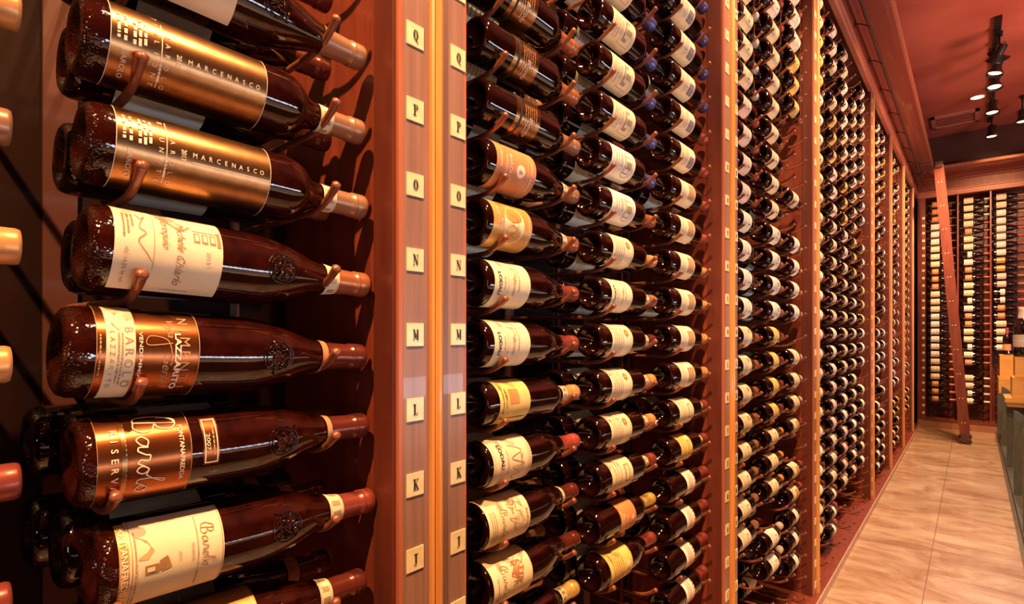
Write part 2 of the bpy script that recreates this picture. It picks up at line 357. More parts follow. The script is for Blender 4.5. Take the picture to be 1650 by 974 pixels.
def L_ochre(R):
    L = Label(R); L.rect(-.062, .062, .028, .126, YELL); L.frame(-.061, .061, .029, .125, .0010, TAN)
    for k in range(6): L.dashes(-.030, .034, .044+.008*k, .0026, BROWNP, seed=84+k)
    L.ell(.004, .106, .007, .007, WHITE, 2); L.ell(.022, .106, .007, .009, GREYP, hole=.8); return L
def L_black_top(R):       # lower row: white label high on the shoulder side
    L = Label(R); L.rect(-.052, .052, .086, .142, WHITE); L.rect(-.030, .030, .100, .126, PINKP, 2); L.dashes(-.026, .026, .118, .0026, GREYP, seed=90); L.dashes(-.026, .026, .106, .0020, GREYP, seed=91)
    for k in range(10): L.ell(-.045+k*.010, .137, .003, .003, ORNG, 3)
    return L
def L_plain(mat, b0=.040, b1=.130, p=GREYP, seed=1):
    def f(R):
        L = Label(R); L.rect(-.054, .054, b0, b1, mat); h = b1-b0
        L.rect(-.020, .020, b0+h*.62, b0+h*.84, p, 2); L.rect(-.016, .016, b0+h*.66, b0+h*.80, mat, 3)
        for k in range(3): L.dashes(-.030, .030, b0+h*(.18+.13*k), .0024, p, seed=seed*7+k)
        return L
    return f
def L_band(mat, b0, b1): 
    def f(R):
        L = Label(R); L.rect(-.056, .056, b0, b1, mat); L.dashes(-.03, .03, (b0+b1)/2, .003, LIGHTP if mat in (ORNG, SATIN, GREYL) else BROWNP, seed=5); return L
    return f
DES = {'arch': L_arch, 'arch2': L_arch2, 'purple': L_purple, 'square': L_square, 'seal': L_seal, 'yellow': L_yellow, 'lodali': L_lodali, 'lodali2': L_lodali2,
       'draw': L_draw, 'draw2': L_draw2, 'orange': L_orange, 'medal': L_medal, 'oval': L_oval, 'brown': L_brown, 'ochre': L_ochre, 'blacktop': L_black_top,
       'cream': L_plain(CREAM, .038, .132, GREYP, 2), 'ivory': L_plain(WHITE, .040, .128, BROWNP, 3), 'rose': L_plain(PINKP, .045, .130, BROWNP, 4),
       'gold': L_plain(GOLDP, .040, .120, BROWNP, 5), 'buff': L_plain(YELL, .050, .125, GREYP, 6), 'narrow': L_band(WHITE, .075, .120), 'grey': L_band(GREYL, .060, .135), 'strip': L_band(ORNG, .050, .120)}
DESC = {'arch': 'cream house-engraving label', 'arch2': 'ivory oval-engraving label', 'purple': 'cream label with violet square', 'square': 'cream label with brown square', 'seal': 'cream label with flower seal',
        'yellow': 'bright yellow label', 'lodali': 'plain LODALI label', 'lodali2': 'bordered LODALI label', 'draw': 'pencil-drawn Barolo label', 'draw2': 'red-sketched Barolo label', 'orange': 'double orange band label',
        'medal': 'orange round-medal label', 'oval': 'gold label with cream oval', 'brown': 'short brown-orange label', 'ochre': 'ochre label', 'blacktop': 'high white and pink label',
        'cream': 'cream label', 'ivory': 'ivory label', 'rose': 'rose label', 'gold': 'gold label', 'buff': 'buff yellow label', 'narrow': 'narrow white label', 'grey': 'grey label', 'strip': 'orange label'}
def label_mesh(key, R, sh=0):
    k = ('l', key, R, sh)
    if k not in _mc:
        L = DES[key](R); L.mb.v = [(v[0], v[1], v[2]+sh) for v in L.mb.v]; _mc[k] = L.mb.mesh('label')
    return _mc[k]

def frame_wall(x, y, z, roll=0, tilt=1.0):
    """bottle along +Y, label facing +X (roll>0 turns it up), y = base"""
    c, s_ = math.cos(roll*D2R), math.sin(roll*D2R)
    X = Vector((c, 0, s_)); Z = Vector((0, math.cos(tilt*D2R), -math.sin(tilt*D2R))); Y = Z.cross(X).normalized(); X = Y.cross(Z)
    return Matrix(((X.x, Y.x, Z.x, x), (X.y, Y.y, Z.y, y), (X.z, Y.z, Z.z, z), (0, 0, 0, 1)))
def frame_back(x, y, z, roll=0):
    c, s_ = math.cos(roll*D2R), math.sin(roll*D2R)
    X = Vector((0, -c, s_)); Z = Vector((1, 0, 0)); Y = Z.cross(X)
    return Matrix(((X.x, Y.x, Z.x, x), (X.y, Y.y, Z.y, y), (X.z, Y.z, Z.z, z), (0, 0, 0, 1)))
def frame_right(x, y, z, roll=0):
    c, s_ = math.cos(roll*D2R), math.sin(roll*D2R)
    X = Vector((-c, 0, s_)); Z = Vector((0, -1, 0)); Y = Z.cross(X)
    return Matrix(((X.x, Y.x, Z.x, x), (X.y, Y.y, Z.y, y), (X.z, Y.z, Z.z, z), (0, 0, 0, 1)))

def bottle(M, kind, design, cap, label, group, seg=32, band=None, capz=.236, custom=None, glass=None, sh=0):
    o = link('wine_bottle', body_mesh(kind, seg, glass), label=label, cat='wine bottle', group=group); o.matrix_world = M
    R = RB if kind == 'bord' else RG
    if custom: link('label', custom, o)
    elif design: link('label', label_mesh(design, R, sh), o)
    if cap: link('capsule', capsule_mesh(kind, cap, seg, capz), o)
    if band: link('neck_band', band_mesh(kind, seg, band[0], band[1], band[2] if len(band) > 2 else CREAM), o)
    return o

# ------------------------------------------------------------------ layout of the wine wall
XF, XB1, XB2, XB3, XP = -.577, -.632, -.717, -.802, -.885
PIL = [.446, 1.671, 2.896, 4.814, 5.994, 7.184, 8.384]      # near side of each pilaster
PW = .126; YEND = 9.22
ZO0, ZO1 = .045, CH+1.79
def row_z(k): return CH+.382-.1016*k                        # k=0 is row Q, k=-1 row R ...
ROWS = range(-13, 17)
LET = lambda k: chr(ord('Q')-k) if -9 <= k <= 16 else None

# structure
mb = MB(); mb.box((-1.6, -4, -.06), (5, YEND+.6, 0), None or noisy('travertine', (.40, .26, .165), (.52, .36, .24), .30, 2.6, (.8, 1.1, 1), detail=9, lo=.3, hi=.7, coat=.25))
FL = MATS['travertine']; nt = FL.node_tree; b = nt.nodes['Principled BSDF']
tc = nt.nodes.new('ShaderNodeTexCoord'); sep = nt.nodes.new('ShaderNodeSeparateXYZ'); nt.links.new(tc.outputs['Object'], sep.inputs[0])
def mth(op, a, b_=None, c_=None):
    n = nt.nodes.new('ShaderNodeMath'); n.operation = op
    for i, v in enumerate((a, b_, c_)):
        if v is None: continue
        if isinstance(v, (int, float)): n.inputs[i].default_value = v
        else: nt.links.new(v, n.inputs[i])
    return n.outputs[0]
TX, TY = .61, .61
fx = mth('FRACT', mth('DIVIDE', mth('ADD', sep.outputs[0], .186+6.1), TX)); colx = mth('FLOOR', mth('DIVIDE', mth('ADD', sep.outputs[0], .186+6.1), TX))
fy = mth('FRACT', mth('ADD', mth('DIVIDE', sep.outputs[1], TY), mth('MULTIPLY', mth('FRACT', mth('MULTIPLY', colx, .5)), .74)))
jx = mth('LESS_THAN', mth('MINIMUM', fx, mth('SUBTRACT', 1, fx)), .0035); jy = mth('LESS_THAN', mth('MINIMUM', fy, mth('SUBTRACT', 1, fy)), .0030)
jt = mth('MAXIMUM', jx, jy)
nz = nt.nodes.new('ShaderNodeTexNoise'); mp = nt.nodes.new('ShaderNodeMapping'); mp.inputs['Scale'].default_value = (1.6, 3.0, 1); nt.links.new(tc.outputs['Object'], mp.inputs[0]); nt.links.new(mp.outputs[0], nz.inputs['Vector']); nz.inputs['Scale'].default_value = 1.6; nz.inputs['Detail'].default_value = 12; nz.inputs['Distortion'].default_value = 1.2; nz.inputs['Roughness'].default_value = .68
cr = nt.nodes.new('ShaderNodeValToRGB'); nt.links.new(nz.outputs['Fac'], cr.inputs[0]); e = cr.color_ramp.elements
e[0].position = .40; e[0].color = (.50, .27, .16, 1); e[1].position = .60; e[1].color = (1, 1, 1, 1)
mx = nt.nodes.new('ShaderNodeMixRGB'); mx.blend_type = 'MULTIPLY'; mx.inputs[0].default_value = .65
old = [l for l in nt.links if l.to_socket == b.inputs['Base Color']][0].from_socket
nt.links.new(old, mx.inputs[1]); nt.links.new(cr.outputs[0], mx.inputs[2])
mj = nt.nodes.new('ShaderNodeMixRGB'); nt.links.new(jt, mj.inputs[0]); nt.links.new(mx.outputs[0], mj.inputs[1]); mj.inputs[2].default_value = (.20, .09, .045, 1)
nt.links.new(mj.outputs[0], b.inputs['Base Color'])
rr_ = mth('MULTIPLY_ADD', nz.outputs['Fac'], .20, .20); nt.links.new(rr_, b.inputs['Roughness'])
mb.obj('floor', kind='structure')

mb = MB(); CEIL = noisy('ceiling_plaster', (.34, .075, .050), (.48, .125, .085), .45, 1.6, detail=7, bump=.25); mb.box((-1.6, -4, CH+2.62), (5, YEND+.6, CH+2.70), CEIL); mb.obj('ceiling', kind='structure')
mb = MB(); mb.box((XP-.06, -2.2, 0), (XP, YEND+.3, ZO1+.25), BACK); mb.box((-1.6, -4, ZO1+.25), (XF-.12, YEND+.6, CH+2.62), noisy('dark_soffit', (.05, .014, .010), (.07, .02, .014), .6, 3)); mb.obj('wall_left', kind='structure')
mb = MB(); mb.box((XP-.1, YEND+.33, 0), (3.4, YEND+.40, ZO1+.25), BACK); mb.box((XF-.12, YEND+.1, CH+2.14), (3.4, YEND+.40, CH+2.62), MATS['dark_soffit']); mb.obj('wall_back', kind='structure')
mb = MB(); OPP = noisy('far_room_wall', (.10, .045, .03), (.14, .065, .042), .7, 1.2); mb.box((4.2, -4, 0), (4.28, YEND+.6, CH+2.62), OPP); mb.obj('wall_right', kind='structure')
mb = MB(); mb.box((-1.6, -4.08, 0), (4.28, -4, CH+2.62), OPP); mb.obj('wall_front', kind='structure')
mb = MB(); mb.box((XP-.1, -2.3, 0), (XF, -2.2, ZO1+.25), MAHOG); mb.obj('wall_end', kind='structure')
# base ledge and kick strip
mb = MB(); mb.box((XP, -2.2, 0), (-.556, YEND, .040), MAHOG); mb.box((-.556, -2.2, 0), (-.550, YEND, .040), noisy('kick_stone', (.40, .23, .16), (.52, .32, .24), .4, 12, (1, 4, 1)))
mb.obj('baseboard_left', kind='structure')
# top rail, frieze, crown of the left wall
def crown(mb, ax, f, a, b):
    # f(d, h) -> coordinate pair in section ; d = distance out from the front plane
    P = lambda L: [f(d, CH+h) for d, h in L]
    mb.prism(P([(-.02, 1.785), (.006, 1.785), (.014, 1.795), (.014, 1.812), (.004, 1.818), (.004, 1.850), (.012, 1.858), (.012, 1.868), (-.02, 1.868)]), ax, a, b, EDGE)
    mb.prism(P([(-.02, 1.868), (-.002, 1.868), (-.002, 1.985), (-.02, 1.985)]), ax, a, b, MAHOG)
    mb.prism(P([(-.02, 1.985), (.010, 1.985), (.016, 1.995), (.016, 2.008), (.034, 2.018), (.040, 2.030), (-.02, 2.030)]), ax, a, b, MAHOG)
    mb.prism(P([(-.02, 2.030), (.046, 2.030), (.060, 2.040), (.085, 2.052), (.115, 2.062), (.145, 2.078), (.165, 2.100), (.172, 2.112), (-.02, 2.112)]), ax, a, b, MAHOG)
    mb.prism(P([(-.02, 2.112), (.186, 2.112), (.192, 2.120), (.192, 2.150), (-.02, 2.150)]), ax, a, b, EDGE)
mb = MB(); crown(mb, 'y', lambda d, h: (XF+d, h), -2.2, YEND); mb.box((XP, -2.2, CH+1.80), (XF-.02, YEND+.3, CH+2.14), MAHOG_D); mb.obj('trim_1', kind='structure')
mb = MB(); crown(mb, 'x', lambda d, h: (YEND-d, h), XF, 3.0); mb.box((XF, YEND+.02, CH+1.80), (3.0, YEND+.33, CH+2.14), MAHOG_D); mb.obj('trim_2', kind='structure')

# ------------------------------------------------------------------ plates with letters
def letter_mesh(ch):
    k = ('let', ch)
    if k in _mc: return _mc[k]
    mb = MB(); H = .0145; T = .0030; t = .0012; x = .0006; Wd = .0085
    def r(y0, z0, y1, z1): mb.box((0, y0-Wd/2, z0-H/2), (x, y1-Wd/2, z1-H/2), INK)
    def bar(p, q, w):
        p = (p[0]-Wd/2, p[1]-H/2); q = (q[0]-Wd/2, q[1]-H/2); dy, dz = q[0]-p[0], q[1]-p[1]; l = math.hypot(dy, dz); ny, nz_ = -dz/l*w/2, dy/l*w/2
        n = len(mb.v); mb.v += [(x, p[0]+ny, p[1]+nz_), (x, p[0]-ny, p[1]-nz_), (x, q[0]-ny, q[1]-nz_), (x, q[0]+ny, q[1]+nz_)]; mb.face([n, n+1, n+2, n+3], INK)
    def ring(cy, cz, ry, rz, a0=0, a1=360, wy=T, wz=t):
        n = len(mb.v); K = 20
        for i in range(K+1):
            a = (a0+(a1-a0)*i/K)*D2R
            mb.v += [(x, cy+ry*math.cos(a)-Wd/2, cz+rz*math.sin(a)-H/2), (x, cy+(ry-wy)*math.cos(a)-Wd/2, cz+(rz-wz)*math.sin(a)-H/2)]
        for i in range(K): mb.face([n+2*i, n+2*i+1, n+2*i+3, n+2*i+2], INK)
    s = .0006
    if ch in 'PKLJNMRIHDFEBTU':
        pass
    if ch == 'P' or ch == 'R': r(.0015, 0, .0015+T*.8, H); r(0, 0, .0055, s); r(0, H-s, .003, H); ring(.0042, H*.74, .0040, H*.26, -90, 90, T*.8, t)
    if ch == 'R': bar((.0045, H*.48), (.0080, 0), T*.8)
    if ch == 'Q' or ch == 'O' or ch == 'G' or ch == 'C': ring(Wd/2, H/2, Wd/2, H/2)
    if ch == 'Q': bar((.004, .001), (.0085, -.0035), .0016)
    if ch == 'N': bar((.0012, 0), (.0012, H), .0008); bar((.0012, H), (.0073, 0), T*.8); bar((.0073, 0), (.0073, H), .0008); r(0, 0, .0026, s); r(0, H-s, .002, H); r(.006, H-s, .0087, H)
    if ch == 'M': bar((.0010, 0), (.0012, H), .0008); bar((.0012, H), (.0044, .002), T*.7); bar((.0044, .002), (.0075, H), .0008); r(.0066, 0, .0066+T*.7, H); r(-.0003, 0, .0022, s); r(.0058, 0, .0095, s); r(0, H-s, .002, H)
    if ch == 'L': r(.0015, 0, .0015+T*.8, H); r(0, H-s, .0052, H); r(0, 0, .0075, s); r(.0069, 0, .0075, .0035)
    if ch == 'K': r(.0012, 0, .0012+T*.8, H); r(0, 0, .0046, s); r(0, H-s, .0046, H); bar((.0035, H*.45), (.0078, H), .0008); bar((.0042, H*.55), (.0080, 0), T*.8); r(.006, 0, .0095, s); r(.006, H-s, .009, H)
    if ch in 'JI': r(.0035, (.002 if ch == 'J' else 0), .0035+T*.8, H); r(.0018, H-s, .0075, H)
    if ch == 'I': r(.0018, 0, .0075, s)
    if ch == 'J': ring(.0030, .0026, .0029, .0038, -150, 0, .0014, .0009)
    if ch == 'H': r(.001, 0, .0032, H); r(.0062, 0, .0084, H); r(.001, H*.48, .008, H*.53)
    if not mb.v:
        v, f, w = text_polys(ch); mb.v = [(x, a*H*.7, (b_-.5)*H) for a, b_ in v]
        for q in f: mb.face(q, INK)
    _mc[k] = mb.mesh('letter'); return _mc[k]
def plate_mesh():
    if 'plate' not in _mc:
        mb = MB(); mb.box((-.0002, -.0145, -.0155), (.0016, .0145, .0155), PLATE); _mc['plate'] = mb.mesh('letter_plate')
    return _mc['plate']

NAMES_B = ['nearest', 'second', 'third', 'fourth', 'fifth', 'sixth', 'seventh']
for i, y in enumerate(PIL):
    mb = MB()
    mb.box((XP, y, .040), (XF-.006, y+PW, ZO1), MAHOG)
    mb.box((XF-.006, y+.0005, .040), (XF-.0005, y+PW-.0005, ZO1), EDGE)
    mb.box((XF-.001, y+.0075, .040), (XF, y+PW-.0075, ZO1), MAUVE)
    mb.box((XF-.050, y-.004, .040), (XF-.008, y+.001, ZO1), MAHOG_D)
    root = mb.obj('pilaster', label=NAMES_B[i]+' reddish-brown wooden pilaster with gilt centre moulding between wine racks', cat='pilaster', group='pilasters of the wine wall')
    g = MB(); c = y+PW/2
    g.prism([(XF, 0), (XF+.006, 0), (XF+.009, .003), (XF+.006, .006), (XF+.012, .009), (XF+.013, .012), (XF+.012, .015), (XF+.006, .018), (XF+.008, .020), (XF, .022)], 'y', 0, 1, GOLD)
    # profile runs in y, so remap the swept prism: (x, t, prof) -> (x, prof, z)
    g.v = [(v[0], c-.011+v[2], .04+(ZO1-.04)*v[1]) for v in g.v]
    g.obj('gilt_moulding', root)
    if i < 4:
        for side in (0, 1):
            yc = y+.027 if side == 0 else y+PW-.0185
            for k in (range(-1, 9) if i == 0 else range(-13, 17)):
                if i > 1 and side == 1: continue
                p = link('letter_plate', plate_mesh(), root); p.location = (XF, yc, row_z(k)+.018)
                if i < 2 and LET(k):
                    q = link('letter', letter_mesh(LET(k)), p); q.location = (.0019, 0, 0)

# corner stile of the back wall with its plates
mb = MB(); mb.box((XF, YEND-.0, .04), (XF+.085, YEND+.33, ZO1), MAHOG)
root = mb.obj('corner_stile', label='narrow wooden stile in the far corner carrying a column of brass plates', cat='stile')
mbp = plate_mesh()
for k in range(-11, 16):
    p = link('letter_plate', mbp, root); p.location = (XF+.065, YEND-.001, row_z(k)+.018); p.rotation_euler = (0, 0, -90*D2R)

# ------------------------------------------------------------------ pegs and rack columns
def peg_mesh(length, R, key, neck):
    k = ('peg', key)
    if k in _mc: return _mc[k]
    mb = MB(); r = .0044; L = length
    if neck: pts = [(0, 0, -.004), (L*.5, 0, -.004), (L-.062, 0, -.003), (L-.050, 0, -.002), (L-.036, 0, .001), (L-.022, 0, .006), (L-.010, 0, .013), (L, 0, .021)]
    else: pts = [(0, 0, -.004), (L*.5, 0, -.004), (L-.060, 0, -.004), (L-.046, 0, -.003), (L-.034, 0, -.001), (L-.022, 0, .004), (L-.010, 0, .010), (L, 0, .018)]
    rad = [r, r, r, r, r, r, r*1.05, r*1.2]
    mb.tube(pts, rad, PEG, 8, caps=False)
    d = (Vector(pts[-1])-Vector(pts[-2])).normalized(); q = d.to_track_quat('Z', 'Y').to_matrix().to_4x4(); q.translation = Vector(pts[-1])
    mb.lathe([(r*1.2, 0), (r*1.35, .002), (r*1.25, .0045), (r*.8, .0062), (.0002, .0068)], PEG, 8, xf=q)
    _mc[k] = mb.mesh('peg'); return _mc[k]
PLEN = XB1-XP+.040
def rack_col(y0, rows, wall='left', lbl='', deep=PLEN, empty=()):
    mb = MB()
    if wall == 'left':
        for dy in (.036, .238): mb.box((XP, y0+dy-.007-(.020 if dy < .1 else 0), .06), (XP+.006, y0+dy+.007, ZO1-.03), RAILM)
    else:
        for dx in (.036, .238): mb.box((y0+dx-.007, YEND+.324, .08), (y0+dx+.007, YEND+.33, ZO1-.03), RAILM)
    root = mb.obj('peg_rack', label=lbl, cat='wine rack', group='peg racks of the wine wall')
    for k in rows:
        for dy, neck in ((.036, False), (.238, True)):
            p = link('peg', peg_mesh(deep, 0, wall+str(neck), neck), root)
            z = row_z(k)-(.0445 if not neck else .0250)-(0 if neck else 0)
            if wall == 'left': p.location = (XP, y0+dy-(.020 if (not neck and k >= 5 and abs(y0-TIP1+.300) < .01) else 0), z)
            else: p.location = (y0+dy, YEND+.33, z); p.rotation_euler = (0, 0, -90*D2R)
    return root

# ------------------------------------------------------------------ bay 1 : the big bottles
TIP1 = .424
def custom(R, fn, A=0, B=1):
    L = Label(R); fn(L); L.mb.v = [(v[0], v[1], A+B*v[2]) for v in L.mb.v]; return L.mb.mesh('label')
def c_gold(top, bot, along):
    def f(L):
        L.rect(-.062, .056, .028, .178, SATIN); L.rect(-.062, .056, .028, .0286, LIGHTP, 2); L.rect(-.062, .056, .1774, .178, LIGHTP, 2)
        for k, (b, n) in enumerate(((.0345, 6), (.040, 7), (.0475, 5), (.052, 8), (.0565, 7))):
            L.dashes(-.030, -.004+.004*(k % 2), b, .0026, LIGHTP, seed=200+k)
        L.text('BAROLO', .016, .040, .0045, LIGHTP, sx=1.1)
        L.rect(-.036, .028, .0705, .0713, LIGHTP, 2); L.dashes(.004, .024, .0709, .0022, LIGHTP, seed=8)
        for t, b in ((top, .066), (bot, .076)):
            n = len(t)
            for i, c in enumerate(t):
                if c != ' ': L.text(c, .026-(n-1-i)*.0098, b, .0042, LIGHTP)
        L.text('2013', -.004, .0865, .0048, LIGHTP, sx=.8, bold=.01)
        n = len(along)
        for i, c in enumerate(along):
            L.text(c, -.006, .097+i*.078/n, .0046, LIGHTP, sx=.9, along=True)
        L.rect(.0005, .0011, .095, .178, LIGHTP, 2)
    return f
def c_chiarlo(L):
    L.rect(-.060, .046, .026, .132, CREAM)
    for k in range(3): L.dashes(-.034, -.006-.004*k, .034+.004*k, .0018, BROWNP, seed=210+k)
    L.text('Alc. 14,5% by vol', .018, .036, .0048, BROWNP, sx=.95)
    L.stroke([(-.036, .046), (-.030, .050), (-.034, .054), (-.020, .048), (-.014, .054), (-.006, .047), (.006, .056), (.012, .060)], .0009, BROWNP)
    L.rect(-.038, .020, .0615, .0619, BROWNP, 2)
    L.text('Cerequio', -.020, .072, .0105, BROWNP, shear=.5, sx=.85)
    L.text('Michele Chiarlo', .000, .088, .0085, BROWNP, shear=.5, sx=.85)
    L.stroke([(-.040, .066), (-.030, .078), (-.024, .088), (-.030, .098)], .0026, TAN, 2)
    L.rect(-.026, -.0252, .100, .126, BROWNP, 2)
    for k in range(3): L.rect(-.023, -.012, .101+.0085*k, .1075+.0085*k, BROWNP, 2); L.rect(-.021, -.014, .1022+.0085*k, .1063+.0085*k, CREAM, 3)
    L.rect(-.028, -.010, .126, .130, BROWNP, 2)
    L.text('2013', .002, .116, .0042, GREYP, sx=1.1); L.dashes_b(.074, .104, .040, .0010, GREYP, seed=215)
def c_lazz(L):
    L.rect(-.060, .062, .010, .0995, CLEAR); L.rect(-.060, .062, .010, .0105, TAN, 2); L.rect(-.060, .062, .0990, .0997, TAN, 2)
    L.rect(-.060, .054, .0175, .0415, CREAM, 2); L.blob([(-.050, .020), (-.038, .026), (-.026, .022), (-.020, .028), (-.032, .036), (-.050, .038)], TAN, 3)
    for i, c in enumerate('BAROLO'): L.text(c, -.021+i*.0098, .0362, .0072, GREYP, 3)
    for i, c in enumerate('LAZZARITO'): L.text(c, -.018+i*.0060, .0225, .0040, GREYP, 3)
    L.dashes(-.018, .030, .0275, .0014, GREYP, seed=220); L.dashes(-.018, .030, .0305, .0014, GREYP, seed=221)
    L.text('VENDEMMIA 2007', .010, .0460, .0032, LIGHTP, sx=1.7, bold=.01)
    L.text('LAZZARITO', .008, .0790, .0058, LIGHTP, sx=1.35, bold=.03)
    for i, c in enumerate('NIMENTI'): L.text(c, -.034+i*.0112, .0855, .0095, TAN, 2, sx=.9)
    L.text('Vigna', -.024, .072, .0085, TAN, 2, shear=.4); L.stroke([(-.010, .074), (-.008, .052), (-.016, .054), (-.012, .070), (.006, .074)], .0008, ORNG)
    L.text('Gerla', .014, .070, .0085, TAN, 2, shear=.4)
    L.dashes(-.016, .026, .0130, .0014, TAN, seed=223)
def c_riserva(L):
    L.rect(-.060, .044, .010, .0925, CLEAR); L.rect(-.060, .058, .010, .0104, TAN, 2); L.rect(-.060, .044, .0920, .0926, TAN, 2)
    for i, c in enumerate('RISERVA'): L.text(c, -.029+i*.0085, .0240, .0060, LIGHTP, bold=.01)
    L.rect(-.040, .034, .0335, .0338, LIGHTP, 2); L.rect(-.060, .050, .030, .0342, SATIN, 2)
    L.script_barolo(-.044, .0425, .0104, .0011, LIGHTP, cap=1.5)
    L.text('FONTANAFREDDA', -.004, .0835, .0044, LIGHTP, sx=1.05, bold=.02)
    L.rect(-.036, .012, .1040, .1205, CLEAR, 2); L.frame(-.034, .010, .1055, .1190, .0011, LIGHTP, 3)
    L.text('2007', -.010, .1095, .0038, LIGHTP, sx=1.5); L.dashes(-.026, .004, .1150, .0016, TAN, seed=230)
def c_fontana(L):
    L.rect(-.044, .056, .0105, .0195, GOLDP); L.text('FONTANAFREDDA', -.003, .0150, .0060, LIGHTP, sx=1.02, bold=.015)
    L.rect(-.046, .056, .0195, .1120, CREAM); L.frame(-.0455, .0555, .0215, .1105, .0006, BROWNP)
    L.dashes(-.030, .048, .0250, .0014, TAN, seed=240); L.blob([(-.026, .026), (-.020, .036), (-.010, .042), (-.003, .036), (-.004, .027)], TAN, 2)
    L.rect(.002, .010, .033, .046, BROWNP, 2); L.rect(.004, .008, .035, .042, CREAM, 3); L.blob([(-.003, .054), (.000, .046), (.010, .048), (.008, .058), (.002, .056)], BROWNP, 2); L.rect(.003, .008, .044, .052, BROWNP, 2)
    L.text('2013', .000, .066, .0030, GREYP); L.text('RISERVA', .000, .079, .0032, GREYP); L.dashes(-.034, .038, .0840, .0010, GREYP, seed=243)
    L.script_barolo(-.024, .0885, .0056, .0008, BROWNP, cap=1.0)
def c_bottom(L):
    L.rect(-.060, .060, .020, .150, GOLDP); L.rect(-.06, .06, .146, .1465, LIGHTP, 2); L.text('BAROLO', 0, .11, .01, BROWNP)
def c_cream(L):
    L.rect(-.056, .048, .030, .130, CREAM); L.dashes(-.03, .03, .08, .003, BROWNP, seed=250); L.text('Barolo', 0, .060, .009, GREYP, shear=.4)
def emboss(R0, z, prof, seed):
    """raised glass crest on the shoulder"""
    rr = random.Random(seed); mb = MB()
    def P(a, b, h): 
        r = prof_r(prof, b)+h; return (r*math.cos(a/R0), r*math.sin(a/R0), b)
    for ring in (.014, .0175):
        mb.tube([P(ring*math.cos(t*math.pi/14), z+ring*math.sin(t*math.pi/14), .0004) for t in range(29)], .0007, GLASS_B, 6, caps=False)
    for k in range(26):
        a = rr.uniform(-.010, .010); b = z+rr.uniform(-.010, .010); n = rr.choice((2, 3))
        mb.tube([P(a+rr.uniform(-.004, .004)*q, b+rr.uniform(-.004, .004)*q, .0007) for q in range(n+1)], .0012, GLASS_B, 6)
    return mb.mesh('embossed_crest')
SEAL = (.236, .254)
B1 = [  # row k, kind, custom label, capsule, tip dy, roll, band, crest, description
 (0, 'burg', c_cream, 'tan', .000, -5, None, .172, 'dark bottle with large cream label, embossed shoulder and tan capsule beside plate Q'),
 (1, 'bord', c_gold('CASTIGLIONE', 'BAROLO', 'MARCENASCO'), 'tan', -.002, -18, SEAL, None, 'long satin gold-brown labelled bottle, upper of the two, beside plate P'),
 (2, 'bord', c_gold('BRUNATE', 'BAROLO', 'MARCENASCO'), 'tan', .002, -8, SEAL, None, 'long satin gold-brown labelled bottle, lower of the two, beside plate O'),
 (3, 'burg', c_chiarlo, 'copper', .006, 2, SEAL, .172, 'sloping bottle with cream script label and small house sketch beside plate N'),
 (4, 'burg', c_lazz, 'dark', .000, 0, (.238, .246, ORNG), .178, 'dark bottle with narrow cream BAROLO strip and white LAZZARITO letters beside plate M'),
 (5, 'burg', c_riserva, 'dark', .003, 2, (.240, .247, TAN), .178, 'dark bottle with large white handwritten Barolo over RISERVA beside plate L'),
 (6, 'burg', c_fontana, 'burg', .014, 8, (.232, .252), .170, 'bottle with cream framed label and gold FONTANAFREDDA strip beside plate K'),
 (7, 'burg', c_bottom, 'dark', .000, 10, (.232, .250), .172, 'bottom bottle cut by the frame, gold label and cream neck seal, below plate J')]
for k, kind, fn, cap, dy, roll, band, crest, desc in B1:
    R = RB if kind == 'bord' else RG
    dz, tl = {0: (-.008, 1.5), 1: (-.008, 1.4), 2: (-.004, 2), 3: (-.001, 3.2), 4: (.003, 3), 5: (0, 1), 6: (.001, 1.7), 7: (0, 2.3)}[k]
    sc, A, B = {0: (1.03, 0, 1), 1: (1.02, -.006, .933), 2: (1.02, -.006, .933), 3: (1.03, -.0052, .854), 4: (1.07, .0117, .877), 5: (1.045, .003, .885), 6: (1.035, .0052, .864), 7: (1.02, 0, 1)}[k]
    o = bottle(frame_wall(XB1, TIP1+dy-.300*sc, row_z(k)+.002+dz, roll, tl) @ Matrix.Scale(sc, 4), kind, None, cap, desc, 'big front bottles of the nearest rack', 64, band, custom=custom(R, fn, A, B), capz=.246 if band else .240, glass=GLASS_S)
    if crest: link('embossed_crest', emboss(R, crest, BURG, k), o)
RN = ['R', 'Q', 'P', 'O', 'N', 'M', 'L', 'K', 'J', 'I']
for j, k in enumerate(range(-1, 8)):
    caps = ['dark', 'dark', 'dark', 'copper', 'dark', 'dark', 'burg', 'dark', 'dark'][j]
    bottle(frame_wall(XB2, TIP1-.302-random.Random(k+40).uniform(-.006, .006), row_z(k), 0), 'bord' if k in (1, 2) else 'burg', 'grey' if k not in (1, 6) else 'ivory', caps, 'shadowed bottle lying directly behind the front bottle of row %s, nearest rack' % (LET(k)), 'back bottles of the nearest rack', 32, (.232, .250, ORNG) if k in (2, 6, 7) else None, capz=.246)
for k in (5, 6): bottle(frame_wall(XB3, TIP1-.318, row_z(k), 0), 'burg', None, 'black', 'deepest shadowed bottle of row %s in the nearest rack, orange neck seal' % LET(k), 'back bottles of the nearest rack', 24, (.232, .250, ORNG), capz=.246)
for j, k in enumerate(range(1, 8)):
    if LET(k) == 'N' : pass
    bottle(frame_wall(XB1, TIP1-.349-.300+(.004 if k % 2 else -.002), row_z(k), 0), 'bord', 'cream', ['orange', 'tan', 'orange', 'orange', 'burg', 'burg', 'red'][j], 'bottle at the left picture edge showing only its %s capsule tip, row %s' % (['orange', 'tan', 'orange', 'orange', 'burgundy', 'burgundy', 'red'][j], LET(k)), 'bottle tips at the left picture edge', 32)
rack_col(TIP1-.300, range(-2, 9), lbl='copper peg rack holding the big bottles left of the letter plates')
